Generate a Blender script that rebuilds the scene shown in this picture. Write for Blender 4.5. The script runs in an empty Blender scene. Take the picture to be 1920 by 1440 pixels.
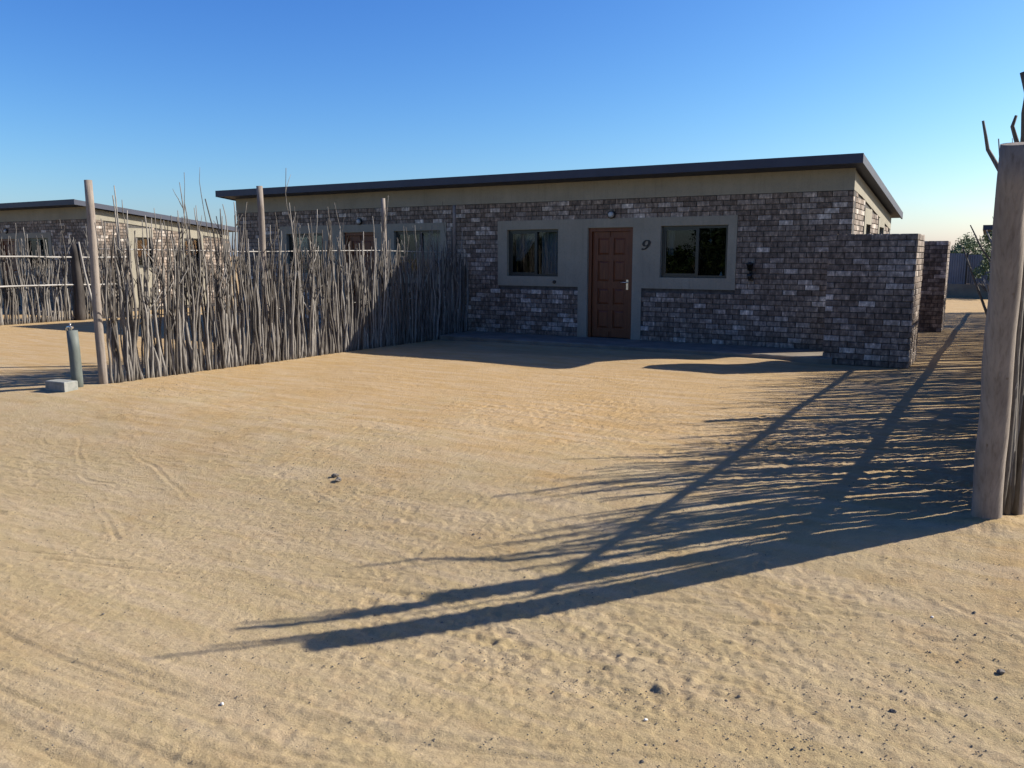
import bpy, math, random
import numpy as np
from mathutils import Vector, Matrix, noise as mnoise

random.seed(7)
rng = np.random.default_rng(11)
S = bpy.context.scene
COL = S.collection

# ------------------------------------------------------------------ camera, sky, sun, exposure
cam_data = bpy.data.cameras.new('camera')
cam = bpy.data.objects.new('camera', cam_data)
COL.objects.link(cam)
cam.location = (0, 0, 1.6)
YAW, PITCH = 30.70, 8.785
cam.rotation_euler = (math.radians(90 - PITCH), 0, math.radians(YAW))
cam_data.sensor_width = 36
cam_data.lens = 29.12
cam_data.clip_start = 0.05
cam_data.clip_end = 3000
S.camera = cam

SUN = Vector((1.12, 1.0, 1.0)).normalized()          # direction towards the sun
EL = math.asin(SUN.z)
AZ = math.atan2(SUN.x, SUN.y)
world = bpy.data.worlds.new('World')
S.world = world
world.use_nodes = True
wn = world.node_tree
bg = wn.nodes['Background']
sky = wn.nodes.new('ShaderNodeTexSky')
sky.sky_type = 'NISHITA'
sky.sun_disc = False
sky.sun_elevation = EL
sky.sun_rotation = AZ
sky.altitude = 900
sky.air_density = 1.15
sky.dust_density = 1.7
sky.ozone_density = 6.0
# deepen the blue of the clear desert sky, the same everywhere
sepc = wn.nodes.new('ShaderNodeSeparateColor'); comb = wn.nodes.new('ShaderNodeCombineColor')
wn.links.new(sky.outputs[0], sepc.inputs[0])
for i, g_ in enumerate((1.75, 1.50, 1.0)):
    a_ = wn.nodes.new('ShaderNodeMath'); a_.operation = 'MULTIPLY'; a_.inputs[1].default_value = .15
    b_ = wn.nodes.new('ShaderNodeMath'); b_.operation = 'POWER'; b_.inputs[1].default_value = g_
    c_ = wn.nodes.new('ShaderNodeMath'); c_.operation = 'DIVIDE'; c_.inputs[1].default_value = (.103, .126, .142)[i]
    wn.links.new(sepc.outputs[i], a_.inputs[0]); wn.links.new(a_.outputs[0], b_.inputs[0])
    wn.links.new(b_.outputs[0], c_.inputs[0]); wn.links.new(c_.outputs[0], comb.inputs[i])
wn.links.new(comb.outputs[0], bg.inputs[0])
bg.inputs[1].default_value = 0.08

sl = bpy.data.lights.new('sun', 'SUN')
sl.energy = 5.0
sl.angle = math.radians(0.53)
sl.color = (1.0, 0.93, 0.82)
so = bpy.data.objects.new('sun', sl)
COL.objects.link(so)
so.rotation_euler = SUN.to_track_quat('Z', 'Y').to_euler()
so.location = (20, 20, 20)

S.view_settings.view_transform = 'Standard'
S.view_settings.look = 'None'
S.view_settings.gamma = 1
S.view_settings.use_curve_mapping = False
S.view_settings.exposure = 1.0

# ------------------------------------------------------------------ helpers
def tag(o, label=None, cat=None, group=None, kind=None):
    if label: o['label'] = label
    if cat: o['category'] = cat
    if group: o['group'] = group
    if kind: o['kind'] = kind
    return o

def empty(name, loc=(0, 0, 0), rz=0):
    o = bpy.data.objects.new(name, None)
    o.location = loc
    o.rotation_euler = (0, 0, rz)
    o.empty_display_size = 0.2
    COL.objects.link(o)
    return o

def link(name, me, parent=None, mat=None):
    o = bpy.data.objects.new(name, me)
    COL.objects.link(o)
    if parent: o.parent = parent
    if mat and not me.materials: me.materials.append(mat)
    return o

class MB:
    """collects simple shapes into one mesh"""
    def __init__(s): s.v = []; s.f = []; s.sm = []
    def add(s, vs, fs, smooth=False):
        n = len(s.v); s.v += [tuple(p) for p in vs]
        s.f += [tuple(i + n for i in f) for f in fs]; s.sm += [smooth] * len(fs)
    def box(s, x0, x1, y0, y1, z0, z1):
        v = [(x, y, z) for z in (z0, z1) for y in (y0, y1) for x in (x0, x1)]
        s.add(v, [(0, 2, 3, 1), (4, 5, 7, 6), (0, 1, 5, 4), (2, 6, 7, 3), (0, 4, 6, 2), (1, 3, 7, 5)])
    def tube(s, pts, radii, n=8, cap=True):
        pts = [Vector(p) for p in pts]; vs = []; fs = []
        for i, p in enumerate(pts):
            d = (pts[min(i + 1, len(pts) - 1)] - pts[max(i - 1, 0)])
            d = d.normalized() if d.length > 1e-9 else Vector((0, 0, 1))
            a = Vector((1, 0, 0)) if abs(d.x) < .8 else Vector((0, 1, 0))
            u = d.cross(a).normalized(); w = d.cross(u)
            for k in range(n):
                t = 2 * math.pi * k / n
                vs.append(p + (u * math.cos(t) + w * math.sin(t)) * radii[i])
        for i in range(len(pts) - 1):
            for k in range(n):
                a = i * n + k; b = i * n + (k + 1) % n
                fs.append((a, b, b + n, a + n))
        s.add(vs, fs, True)
        if cap:
            m = len(s.v) - len(vs)
            s.f.append(tuple(m + k for k in reversed(range(n)))); s.sm.append(False)
            e = m + (len(pts) - 1) * n
            s.f.append(tuple(e + k for k in range(n))); s.sm.append(False)
    def mesh(s, name):
        me = bpy.data.meshes.new(name)
        me.from_pydata(s.v, [], s.f)
        me.polygons.foreach_set('use_smooth', s.sm)
        me.update()
        return me
    def build(s, name, mat, parent=None):
        return link(name, s.mesh(name), parent, mat)

def material(name, base=(.5, .5, .5), rough=.8, spec=.3, metal=0.0):
    m = bpy.data.materials.new(name); m.use_nodes = True
    b = m.node_tree.nodes['Principled BSDF']
    b.inputs['Base Color'].default_value = (*base, 1)
    b.inputs['Roughness'].default_value = rough
    b.inputs['Specular IOR Level'].default_value = spec
    b.inputs['Metallic'].default_value = metal
    return m

class NT:
    def __init__(s, m): s.t = m.node_tree; s.b = s.t.nodes['Principled BSDF']
    def n(s, kind, **kw):
        nd = s.t.nodes.new(kind)
        for k, v in kw.items(): setattr(nd, k, v)
        return nd
    def l(s, a, b): s.t.links.new(a, b)
    def pos(s, scale=(1, 1, 1), obj=False):
        mp = s.n('ShaderNodeMapping'); mp.inputs['Scale'].default_value = scale
        if obj: s.l(s.n('ShaderNodeTexCoord').outputs['Object'], mp.inputs[0])
        else: s.l(s.n('ShaderNodeNewGeometry').outputs['Position'], mp.inputs[0])
        return mp.outputs[0]
    def noise(s, vec, scale, detail=4, rough=.55, dist=0):
        nd = s.n('ShaderNodeTexNoise'); nd.inputs['Scale'].default_value = scale
        nd.inputs['Detail'].default_value = detail; nd.inputs['Roughness'].default_value = rough
        nd.inputs['Distortion'].default_value = dist
        s.l(vec, nd.inputs['Vector']); return nd.outputs['Fac']
    def ramp(s, fac, stops, interp='LINEAR'):
        r = s.n('ShaderNodeValToRGB'); r.color_ramp.interpolation = interp
        e = r.color_ramp.elements
        while len(e) < len(stops): e.new(.5)
        for i, (p, c) in enumerate(stops):
            e[i].position = p; e[i].color = (*c, 1) if len(c) == 3 else c
        s.l(fac, r.inputs[0]); return r.outputs[0]
    def math(s, op, a, b=None):
        nd = s.n('ShaderNodeMath', operation=op)
        for i, v in enumerate((a, b)):
            if v is None: continue
            if isinstance(v, (int, float)): nd.inputs[i].default_value = v
            else: s.l(v, nd.inputs[i])
        return nd.outputs[0]
    def mix(s, fac, a, b, mode='MIX'):
        nd = s.n('ShaderNodeMix', data_type='RGBA', blend_type=mode)
        for i, v in ((0, fac), (6, a), (7, b)):
            if isinstance(v, (int, float)): nd.inputs[i].default_value = v
            elif isinstance(v, tuple): nd.inputs[i].default_value = (*v, 1)
            else: s.l(v, nd.inputs[i])
        return nd.outputs[2]
    def bump(s, h, strength, dist=.01, prev=None):
        nd = s.n('ShaderNodeBump'); nd.inputs['Strength'].default_value = strength
        nd.inputs['Distance'].default_value = dist
        s.l(h, nd.inputs['Height'])
        if prev: s.l(prev, nd.inputs['Normal'])
        return nd.outputs[0]
    def color(s, c): s.l(c, s.b.inputs['Base Color'])
    def normal(s, c): s.l(c, s.b.inputs['Normal'])

# ------------------------------------------------------------------ materials
def mat_sand():
    m = material('sand', rough=.95, spec=.1); t = NT(m); P = t.pos()
    big = t.noise(P, .35, 4, .6)
    mid = t.noise(P, 1.6, 5, .6, .6)
    col = t.ramp(big, [(.30, (.325, .245, .132)), (.52, (.34, .265, .146)), (.75, (.325, .23, .118))])
    # reddish, damp-looking earth towards the yards behind the fences
    sep = t.n('ShaderNodeSeparateXYZ'); t.l(P, sep.inputs[0])
    yy = t.math('SUBTRACT', sep.outputs[1], 4.4)
    yy = t.math('MULTIPLY', yy, .35)
    yy = t.math('ADD', yy, t.math('MULTIPLY', t.math('SUBTRACT', mid, .5), 3.2))
    yc = t.n('ShaderNodeClamp'); t.l(yy, yc.inputs[0])
    col = t.mix(t.math('MULTIPLY', yc.outputs[0], .75), col, (.34, .222, .098))
    # pale wheel-worn dust of the street, in streaks along it
    st = t.noise(t.pos((.5, 3.5, 1)), 2.2, 4, .6, .3)
    col = t.mix(t.math('MULTIPLY', t.ramp(st, [(.40, (0, 0, 0)), (.68, (1, 1, 1))]), .6), col, (.405, .318, .214))
    mot = t.noise(P, 9, 5, .65)
    col = t.mix(t.math('MULTIPLY', t.ramp(mot, [(.48, (0, 0, 0)), (.78, (1, 1, 1))]), .35), col, (.27, .175, .095))
    fine = t.noise(P, 140, 3, .7)
    col = t.mix(1.0, col, t.ramp(fine, [(.25, (.70, .68, .66)), (.5, (1, 1, 1)), (.8, (1.14, 1.14, 1.12))]), 'MULTIPLY')
    grit = t.n('ShaderNodeTexVoronoi'); grit.inputs['Scale'].default_value = 55
    t.l(P, grit.inputs['Vector'])
    gm = t.ramp(grit.outputs['Distance'], [(.06, (1, 1, 1)), (.13, (0, 0, 0))])
    sel = t.n('ShaderNodeSeparateColor'); t.l(grit.outputs['Color'], sel.inputs[0])
    gs = t.ramp(sel.outputs[0], [(.80, (0, 0, 0)), (.83, (1, 1, 1))])
    col = t.mix(t.math('MULTIPLY', gm, gs), col, (.20, .15, .11))
    t.color(col)
    b1 = t.bump(t.noise(P, 45, 7, .75), .8, .016)
    b2 = t.bump(t.noise(P, 150, 4, .75), .6, .005, b1)
    t.normal(b2)
    return m

def mat_brick():
    m = material('face_brick', rough=.75, spec=.3); t = NT(m)
    oi = t.n('ShaderNodeObjectInfo').outputs['Random']
    ri = t.n('ShaderNodeNewGeometry').outputs['Random Per Island']
    r = t.math('FRACT', t.math('ADD', t.math('MULTIPLY', oi, 7.31), ri))
    base = t.ramp(r, [(0, (.120, .092, .073)), (.35, (.160, .126, .102)), (.65, (.202, .162, .131)),
                      (.85, (.26, .22, .19)), (.95, (.36, .315, .275)), (1, (.48, .43, .38))])
    fl = t.noise(t.pos((1, 1, .5)), 17, 3, .6)
    flash = t.ramp(fl, [(.38, (.62, .61, .60)), (.50, (.95, .95, .95)), (.60, (1.4, 1.38, 1.33)), (.70, (2.3, 2.22, 2.1))])
    col = t.mix(1.0, base, flash, 'MULTIPLY')
    sp = t.noise(t.pos(), 75, 4, .7)
    col = t.mix(1.0, col, t.ramp(sp, [(.3, (.72, .72, .72)), (.55, (1, 1, 1)), (.75, (1.2, 1.18, 1.15))]), 'MULTIPLY')
    t.color(col)
    t.normal(t.bump(t.noise(t.pos(), 60, 5, .7), .4, .006))
    return m

def mat_noisy(name, c0, c1, scale=6, rough=.9, bump=.25, bscale=80, spec=.2, stretch=(1, 1, 1), dist=.004, lo=.35, hi=.65):
    m = material(name, rough=rough, spec=spec); t = NT(m)
    a = t.noise(t.pos(stretch), scale, 5, .6, .2)
    t.color(t.ramp(a, [(lo, c0), (hi, c1)]))
    t.normal(t.bump(t.noise(t.pos(stretch), bscale, 4, .65), bump, dist))
    return m

def mat_plaster():
    m = material('painted_plaster', rough=.9, spec=.2); t = NT(m)
    a = t.noise(t.pos(), 1.8, 5, .65)
    col = t.ramp(a, [(.3, (.225, .208, .165)), (.7, (.272, .252, .20))])
    run = t.noise(t.pos((9, 9, .55)), 1.6, 5, .7)
    col = t.mix(1.0, col, t.ramp(run, [(.30, (.90, .89, .88)), (.48, (1, 1, 1)), (.75, (1.03, 1.03, 1.03))]), 'MULTIPLY')
    sp = t.noise(t.pos(), 38, 4, .7)
    col = t.mix(1.0, col, t.ramp(sp, [(.28, (.85, .85, .85)), (.5, (1, 1, 1))]), 'MULTIPLY')
    t.color(col)
    b1 = t.bump(t.noise(t.pos(), 7, 4, .6), .35, .012)
    t.normal(t.bump(t.noise(t.pos(), 90, 4, .7), .35, .003, b1))
    return m

def mat_stick():
    m = material('dry_bark', rough=.85, spec=.2); t = NT(m)
    oi = t.n('ShaderNodeObjectInfo').outputs['Random']
    ri = t.n('ShaderNodeNewGeometry').outputs['Random Per Island']
    r = t.math('FRACT', t.math('ADD', t.math('MULTIPLY', oi, 5.7), ri))
    base = t.ramp(r, [(0, (.07, .061, .053)), (.35, (.125, .113, .100)), (.7, (.185, .171, .154)), (1, (.27, .253, .23))])
    g = t.noise(t.pos((1, 1, .12)), 70, 4, .65)
    col = t.mix(1.0, base, t.ramp(g, [(.3, (.5, .48, .45)), (.6, (1.1, 1.1, 1.1))]), 'MULTIPLY')
    t.color(col); t.normal(t.bump(g, .5, .004))
    return m

def mat_post():
    m = material('weathered_pole', rough=.85, spec=.2); t = NT(m)
    g = t.noise(t.pos((1, 1, .07)), 55, 5, .65, .3)
    a = t.noise(t.pos((1, 1, .5)), 5, 4, .6)
    col = t.ramp(a, [(.3, (.17, .145, .125)), (.65, (.25, .215, .185))])
    col = t.mix(1.0, col, t.ramp(g, [(.3, (.66, .64, .62)), (.5, (.97, .97, .97)), (.7, (1.1, 1.09, 1.08))]), 'MULTIPLY')
    k = t.noise(t.pos((1, 1, .6)), 16, 2, .5)
    col = t.mix(t.ramp(k, [(.70, (0, 0, 0)), (.76, (1, 1, 1))]), col, (.10, .065, .04))
    t.color(col); t.normal(t.bump(g, .6, .006))
    return m

def mat_door():
    m = material('varnished_door_wood', rough=.5, spec=.4); t = NT(m)
    g = t.noise(t.pos((1, 1, .06)), 45, 5, .6, .4)
    t.color(t.ramp(g, [(.3, (.080, .021, .006)), (.6, (.125, .037, .011)), (.8, (.16, .054, .017))]))
    return m

def mat_glass():
    m = bpy.data.materials.new('window_glass'); m.use_nodes = True
    nt = m.node_tree; nt.nodes.clear()
    o = nt.nodes.new('ShaderNodeOutputMaterial'); mx = nt.nodes.new('ShaderNodeMixShader')
    fr = nt.nodes.new('ShaderNodeFresnel'); fr.inputs[0].default_value = 1.38
    tr = nt.nodes.new('ShaderNodeBsdfTransparent'); tr.inputs[0].default_value = (.55, .62, .66, 1)
    gl = nt.nodes.new('ShaderNodeBsdfGlossy'); gl.inputs['Roughness'].default_value = .02
    nt.links.new(fr.outputs[0], mx.inputs[0]); nt.links.new(tr.outputs[0], mx.inputs[1])
    nt.links.new(gl.outputs[0], mx.inputs[2]); nt.links.new(mx.outputs[0], o.inputs[0])
    return m

def mat_leaf():
    m = material('dusty_leaves', rough=.6, spec=.3); t = NT(m)
    ri = t.n('ShaderNodeNewGeometry').outputs['Random Per Island']
    t.color(t.ramp(ri, [(0, (.04, .07, .025)), (.5, (.07, .115, .04)), (1, (.12, .16, .065))]))
    return m

M = dict(
    sand=mat_sand(), brick=mat_brick(),
    mortar=mat_noisy('mortar', (.05, .047, .045), (.09, .085, .08), 12),
    plaster=mat_plaster(),
    concrete=mat_noisy('rough_concrete', (.155, .13, .098), (.22, .188, .145), 3.0, bump=.4, bscale=45),
    block=mat_noisy('cement_block', (.17, .18, .16), (.26, .26, .235), 14, bump=.6, bscale=60),
    roof=mat_noisy('slate_blue_sheet', (.014, .020, .042), (.020, .028, .055), 3, rough=.6, bump=.05, spec=.5),
    stick=mat_stick(), post=mat_post(), door=mat_door(), glass=mat_glass(), leaf=mat_leaf(),
    alu=material('dark_aluminium', (.012, .015, .014), .4, .5),
    black=material('black_iron', (.01, .01, .01), .5, .4),
    steel=material('brushed_steel', (.62, .58, .52), .3, .5, .9),
    rail=mat_noisy('pale_rail', (.28, .265, .24), (.40, .38, .35), 8, bump=.2, stretch=(1, .2, 1)),
    pole=mat_noisy('bleached_pole', (.20, .185, .165), (.33, .31, .28), 9, bump=.3, stretch=(1, 1, .2)),
    darkpole=mat_noisy('tarred_pole', (.035, .03, .027), (.075, .065, .058), 9, bump=.4, stretch=(1, 1, .2)),
    pipe=mat_noisy('grey_green_pipe', (.075, .088, .08), (.125, .14, .128), 7, rough=.6, bump=.15, stretch=(1, 1, .4)),
    curtain=mat_noisy('net_curtain', (.34, .38, .44), (.62, .66, .70), 30, stretch=(1, 1, .05), bump=.3),
    white=material('white_ceramic', (.75, .75, .72), .5, .4),
    stone=mat_noisy('dark_stone', (.07, .065, .06), (.16, .14, .12), 30, bump=.6, bscale=70),
    palestone=mat_noisy('pale_stone', (.5, .46, .4), (.7, .66, .6), 30, bump=.6, bscale=70),
    sheet=mat_noisy('corrugated_sheet', (.13, .145, .18), (.18, .20, .235), 2, rough=.5, bump=.1, spec=.5),
    floor=material('dark_interior', (.10, .09, .08), .9, .1),
    bulb=material('frosted_lamp_glass', (.35, .36, .36), .3, .5),
)

# ------------------------------------------------------------------ ground
def vnoise(x, y, seed):
    """smooth value noise, vectorised"""
    xi = np.floor(x).astype(np.int64); yi = np.floor(y).astype(np.int64)
    fx = x - xi; fy = y - yi
    fx = fx * fx * (3 - 2 * fx); fy = fy * fy * (3 - 2 * fy)
    def h(a, b):
        n = (a * 374761393 + b * 668265263 + seed * 1442695041) & 0xffffffff
        n = ((n ^ (n >> 13)) * 1274126177) & 0xffffffff
        return ((n ^ (n >> 16)) & 0xffff) / 65535.0
    a = h(xi, yi); b = h(xi + 1, yi); c = h(xi, yi + 1); d = h(xi + 1, yi + 1)
    return (a + (b - a) * fx) * (1 - fy) + (c + (d - c) * fx) * fy
def fbm(x, y, seed, o=4):
    s = 0; a = .5
    for i in range(o):
        s = s + a * vnoise(x * 2 ** i, y * 2 ** i, seed + i * 17); a *= .5
    return s / (1 - .5 ** o)
def sstep(a, b, x):
    t = np.clip((x - a) / (b - a), 0, 1); return t * t * (3 - 2 * t)

DROP = .30
def base_z(x, y):
    """yard level 0, the street lies a little lower, with gentle undulation"""
    x = np.asarray(x, float); y = np.asarray(y, float)
    z = -DROP * (1 - sstep(2.9, 6.0, y))
    und = (fbm(x * .45 + 3, y * .45, 5, 3) - .5)
    z = z + und * .05 * sstep(1, 4, y) * (1 - sstep(9.5, 11.5, y))
    # low sand berm in the yard in front of the paving
    z = z + .05 * np.exp(-((y - 11.5 - .35 * np.sin(x * 1.1)) / .55) ** 2) * sstep(-9, -7, x) * (1 - sstep(-4.5, -3, x))
    z = z + .045 * np.exp(-((y - 12.75) / .25) ** 2) * sstep(-9.2, -8, x) * (1 - sstep(-3, -2.4, x))
    z = z + .035 * np.exp(-((x - .04) ** 2 + (y - 5.72) ** 2) / .05)
    return z
def gz(x, y): return float(base_z(x, y))

def spaced(segs):
    out = [segs[0][0]]
    for a, b, d in segs:
        n = max(1, int(round((b - a) / d)))
        out += list(np.linspace(a, b, n + 1)[1:])
    return np.array(out)
def geo(a, b, d0, g):
    """growing steps from a to b"""
    out = []; x = a; d = d0; s = 1 if b > a else -1
    while (b - x) * s > 0:
        x += s * d; d *= g; out.append(x)
    return out

xs = spaced([(-14, -9.5, .09), (-9.5, -5.2, .028), (-5.2, 1.0, .0135), (1.0, 2.0, .08)])
xs = np.array(sorted(geo(-14, -1500, .15, 1.25)) + list(xs) + geo(2.0, 1500, .12, 1.25))
ys = spaced([(-1, .9, .12), (.9, 4.6, .0135), (4.6, 8.5, .026), (8.5, 14, .05)])
ys = np.array(sorted(geo(-1, -300, .2, 1.3)) + list(ys) + geo(14, 2500, .08, 1.16))
X, Y = np.meshgrid(xs, ys)
Z = base_z(X, Y)
near = (1 - sstep(8.0, 13, Y)) * sstep(-13, -9, X) * (1 - sstep(1.2, 2.2, X)) * sstep(-.5, .9, Y)
# crust lumps, stronger in patches
patch = sstep(.44, .64, fbm(X * .8 + 11, Y * 1.1, 21, 3))
l1 = np.abs(fbm(X * 17, Y * 26, 31, 3) - .5) * 2 - .35
l2 = 1 - np.abs(fbm(X * 9 + 4, Y * 9, 41, 3) - .5) * 4
Z += near * (l1 * (.0035 + .013 * patch) + np.clip(l2, 0, 1) * .006 * patch)
Z += near * (fbm(X * 3.2, Y * 3.2, 51, 3) - .5) * .014
Z += near * (fbm(X * 34, Y * 38, 61, 2) - .5) * .013 * (.5 + vnoise(X * 1.7, Y * 1.7, 63))
# wheel tracks along the street, curving in from the left
v = Y - (2.0 + .10 * (X + 3.2) + .075 * (X + 3.2) ** 2)
u = X
streak = fbm(v * 26, u * .9, 71, 3) - .5
treadmask = sstep(-3.6, -2.9, v) * (1 - sstep(.1, .55, v)) * sstep(.33, .55, fbm(X * .7, v * 2.0, 81, 2))
Z += near * treadmask * streak * .034
for vc, wd in ((-.35, .10), (-.95, .12), (.12, .07)):
    Z += near * (-.012 * np.exp(-((v - vc) / wd) ** 2) + .006 * np.exp(-((np.abs(v - vc) - wd * 1.6) / .03) ** 2)) * sstep(.3, .5, vnoise(X * .5, v * 0, 91))
# footprints: heel and sole dents with a small rim
def dent(cx, cy, ang, lx, ly, depth, rim=.35):
    R = max(lx, ly) * 2.2
    i0, i1 = np.searchsorted(xs, [cx - R, cx + R]); j0, j1 = np.searchsorted(ys, [cy - R, cy + R])
    if i1 <= i0 or j1 <= j0: return
    x = X[j0:j1, i0:i1] - cx; y = Y[j0:j1, i0:i1] - cy
    c, s_ = math.cos(ang), math.sin(ang)
    r = np.sqrt(((x * c + y * s_) / lx) ** 2 + ((-x * s_ + y * c) / ly) ** 2)
    Z[j0:j1, i0:i1] += -depth * (1 - sstep(.55, 1.0, r)) + depth * rim * np.exp(-((r - 1.18) / .2) ** 2)
def footprint(cx, cy, a, d=.010):
    c, s_ = math.cos(a), math.sin(a)
    dent(cx + .06 * c, cy + .06 * s_, a, .085, .045, d)
    dent(cx - .09 * c, cy - .09 * s_, a, .042, .036, d * .9)
def walk(x, y, a, n, step=.62):
    for k in range(n):
        sd = .09 if k % 2 else -.09
        footprint(x - sd * math.sin(a) + random.uniform(-.03, .03), y + sd * math.cos(a), a + random.uniform(-.15, .15), random.uniform(.006, .011))
        x += step * math.cos(a); y += step * math.sin(a); a += random.uniform(-.08, .08)
walk(-1.2, .6, 2.2, 9); walk(.3, 2.0, 2.4, 10); walk(-3.2, 3.4, 1.2, 8); walk(-7, 3, .1, 10); walk(-.6, 1.6, 1.75, 12)
walk(-2.2, 3.1, .25, 5, .3); walk(-5.6, 5.6, .3, 6)
for k in range(420):
    dent(random.uniform(-7.5, .8), random.uniform(1.2, 7.2), random.uniform(0, 3.1), random.uniform(.02, .055), random.uniform(.010, .022), random.uniform(.003, .008))
for cx, cy, n in ((-1.95, 3.02, 50), (-.88, 3.4, 18), (-3.1, 3.3, 26), (-1.6, 2.6, 18), (-.3, 3.6, 16)):
    for k in range(int(n * 1.8)):                   # trampled spots
        dent(cx + random.gauss(0, .24), cy + random.gauss(0, .15), random.uniform(0, 3.1), random.uniform(.018, .045), random.uniform(.012, .026), random.uniform(.003, .007), .6)
# grooves and low ridges drawn through the sand by hand, hose or dragged branches
def groove(pts, w, depth, sub=.02):
    P_ = [pts[0]] + list(pts) + [pts[-1]]; sm = []
    for k in range(1, len(P_) - 2):
        for q_ in range(8):
            t = q_ / 8; c = []
            for d in (0, 1):
                p0, p1, p2, p3 = (P_[k + j][d] for j in (-1, 0, 1, 2))
                c.append(.5 * (2 * p1 + (p2 - p0) * t + (2 * p0 - 5 * p1 + 4 * p2 - p3) * t * t + (3 * p1 - p0 - 3 * p2 + p3) * t ** 3))
            sm.append(tuple(c))
    pts = sm + [pts[-1]]
    full = depth; tot = 0
    for (x0, y0), (x1, y1) in zip(pts, pts[1:]):
        L = math.hypot(x1 - x0, y1 - y0); n = max(1, int(L / sub))
        for i in range(n):
            tot += sub; depth = full * (.35 + .65 * abs(math.sin(tot * 3.1 + w * 200)))
            cx = x0 + (x1 - x0) * i / n; cy = y0 + (y1 - y0) * i / n
            cy += .012 * math.sin(cx * 9)
            a, b = np.searchsorted(xs, [cx - w * 3, cx + w * 3]); c, d = np.searchsorted(ys, [cy - w * 3, cy + w * 3])
            r2 = (X[c:d, a:b] - cx) ** 2 + (Y[c:d, a:b] - cy) ** 2
            Z[c:d, a:b] += -depth * np.exp(-r2 / (w * w)) * sub / w * .8 + depth * .7 * np.exp(-(np.sqrt(r2) - 2 * w) ** 2 / (w * w * .5)) * sub / w * .35
groove([(-7.6, 4.95), (-7.0, 4.75), (-6.5, 4.45), (-5.9, 4.25), (-5.2, 3.95)], 0.017, 0.010)
groove([(-7.6, 4.6), (-6.5, 3.95), (-6.0, 3.9), (-5.75, 3.6), (-5.0, 3.25)], 0.016, 0.010)
groove([(-8.1, 4.9), (-8.0, 4.5), (-7.6, 4.3)], 0.019, 0.009)
groove([(-8.0, 3.6), (-7.5, 3.3), (-7.0, 3.2)], 0.019, 0.009)
groove([(-5.1, 5.25), (-4.4, 5.05), (-3.7, 4.86)], 0.014, 0.014)
groove([(-5.0, 5.15), (-4.3, 4.93)], 0.010, 0.009)
groove([(-6.7, 4.85), (-6.1, 4.8), (-5.5, 4.8)], 0.014, 0.010)
groove([(-7.0, 5.6), (-6.0, 5.9), (-4.9, 6.4), (-4.3, 6.9)], 0.019, 0.006)
# sand scraped into furrows beside the yard entrance
groove([(-.3, 4.7), (.1, 4.4), (.5, 4.0)], .02, .008)

ZB = base_z(X, Y)
calm = sstep(.36, .60, fbm(X * .55 + 31, Y * .9 + 7, 131, 3))          # trodden-flat stretches between the scuffed ones
Z = ZB + (Z - ZB) * (.52 + .42 * calm)
Z = np.where(Z < ZB - .010, ZB - .010 + (Z - ZB + .010) * .25, Z)
Z += near * (fbm(X * 30, Y * 34, 161, 2) - .5) * .006
# narrow tread lines pressed by tyres
for a0, k0, c0, w0 in ((.02, .012, 1.62, .008), (.02, .012, 1.70, .007), (.05, .03, 1.80, .008), (.10, .075, 2.02, .009), (.10, .075, 2.13, .007), (.12, .05, 1.45, .008), (-.05, .02, 1.2, .010), (.28, .0, 3.35, .008), (.30, .0, 3.47, .007)):
    vv = Y - (c0 + a0 * (X + 3.2) + k0 * (X + 3.2) ** 2)
    Z -= near * .010 * np.exp(-(vv / (w0 * 1.6)) ** 2) * sstep(.42, .62, vnoise(X * 2.3 + c0 * 9, X * 0, 171)) * (.5 + .5 * vnoise(X * 14, X * 0, 173))
ny, nx = X.shape
co = np.stack([X.ravel(), Y.ravel(), Z.ravel()], 1).astype(np.float32)
idx = np.arange(ny * nx).reshape(ny, nx)
q = np.stack([idx[:-1, :-1], idx[:-1, 1:], idx[1:, 1:], idx[1:, :-1]], -1).reshape(-1, 4)
me = bpy.data.meshes.new('ground')
me.vertices.add(len(co)); me.vertices.foreach_set('co', co.ravel())
me.loops.add(q.size); me.loops.foreach_set('vertex_index', q.ravel().astype(np.int32))
me.polygons.add(len(q)); me.polygons.foreach_set('loop_start', np.arange(0, q.size, 4, dtype=np.int32))
me.polygons.foreach_set('loop_total', np.full(len(q), 4, dtype=np.int32))
me.polygons.foreach_set('use_smooth', np.ones(len(q), dtype=bool))
me.update(calc_edges=True)
tag(link('ground', me, None, M['sand']), kind='structure')

# ------------------------------------------------------------------ brickwork
BW, BH, CW, CH = .221, .0765, .231, .0866      # brick face and its pitch
def brick_mesh(k):
    r = random.Random(k)
    j = lambda a: r.uniform(-a, a)
    c = .004
    v = []
    for dy, ins in ((.03, 0), (.004, 0), (0, c)):
        for sx, sz in ((-1, -1), (1, -1), (1, 1), (-1, 1)):
            v.append((sx * (BW / 2 - ins) + (j(.0015) if ins else 0), dy + j(.0012), sz * (BH / 2 - ins) + (j(.0015) if ins else 0)))
    f = [(8, 9, 10, 11)]
    for a in (0, 4):
        for i in range(4):
            f.append((a + i, a + (i + 1) % 4, a + 4 + (i + 1) % 4, a + 4 + i))
    me = bpy.data.meshes.new('brick'); me.from_pydata(v, [], f); me.update()
    me.materials.append(M['brick'])
    return me
BRICKS = [brick_mesh(k) for k in range(8)]

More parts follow.
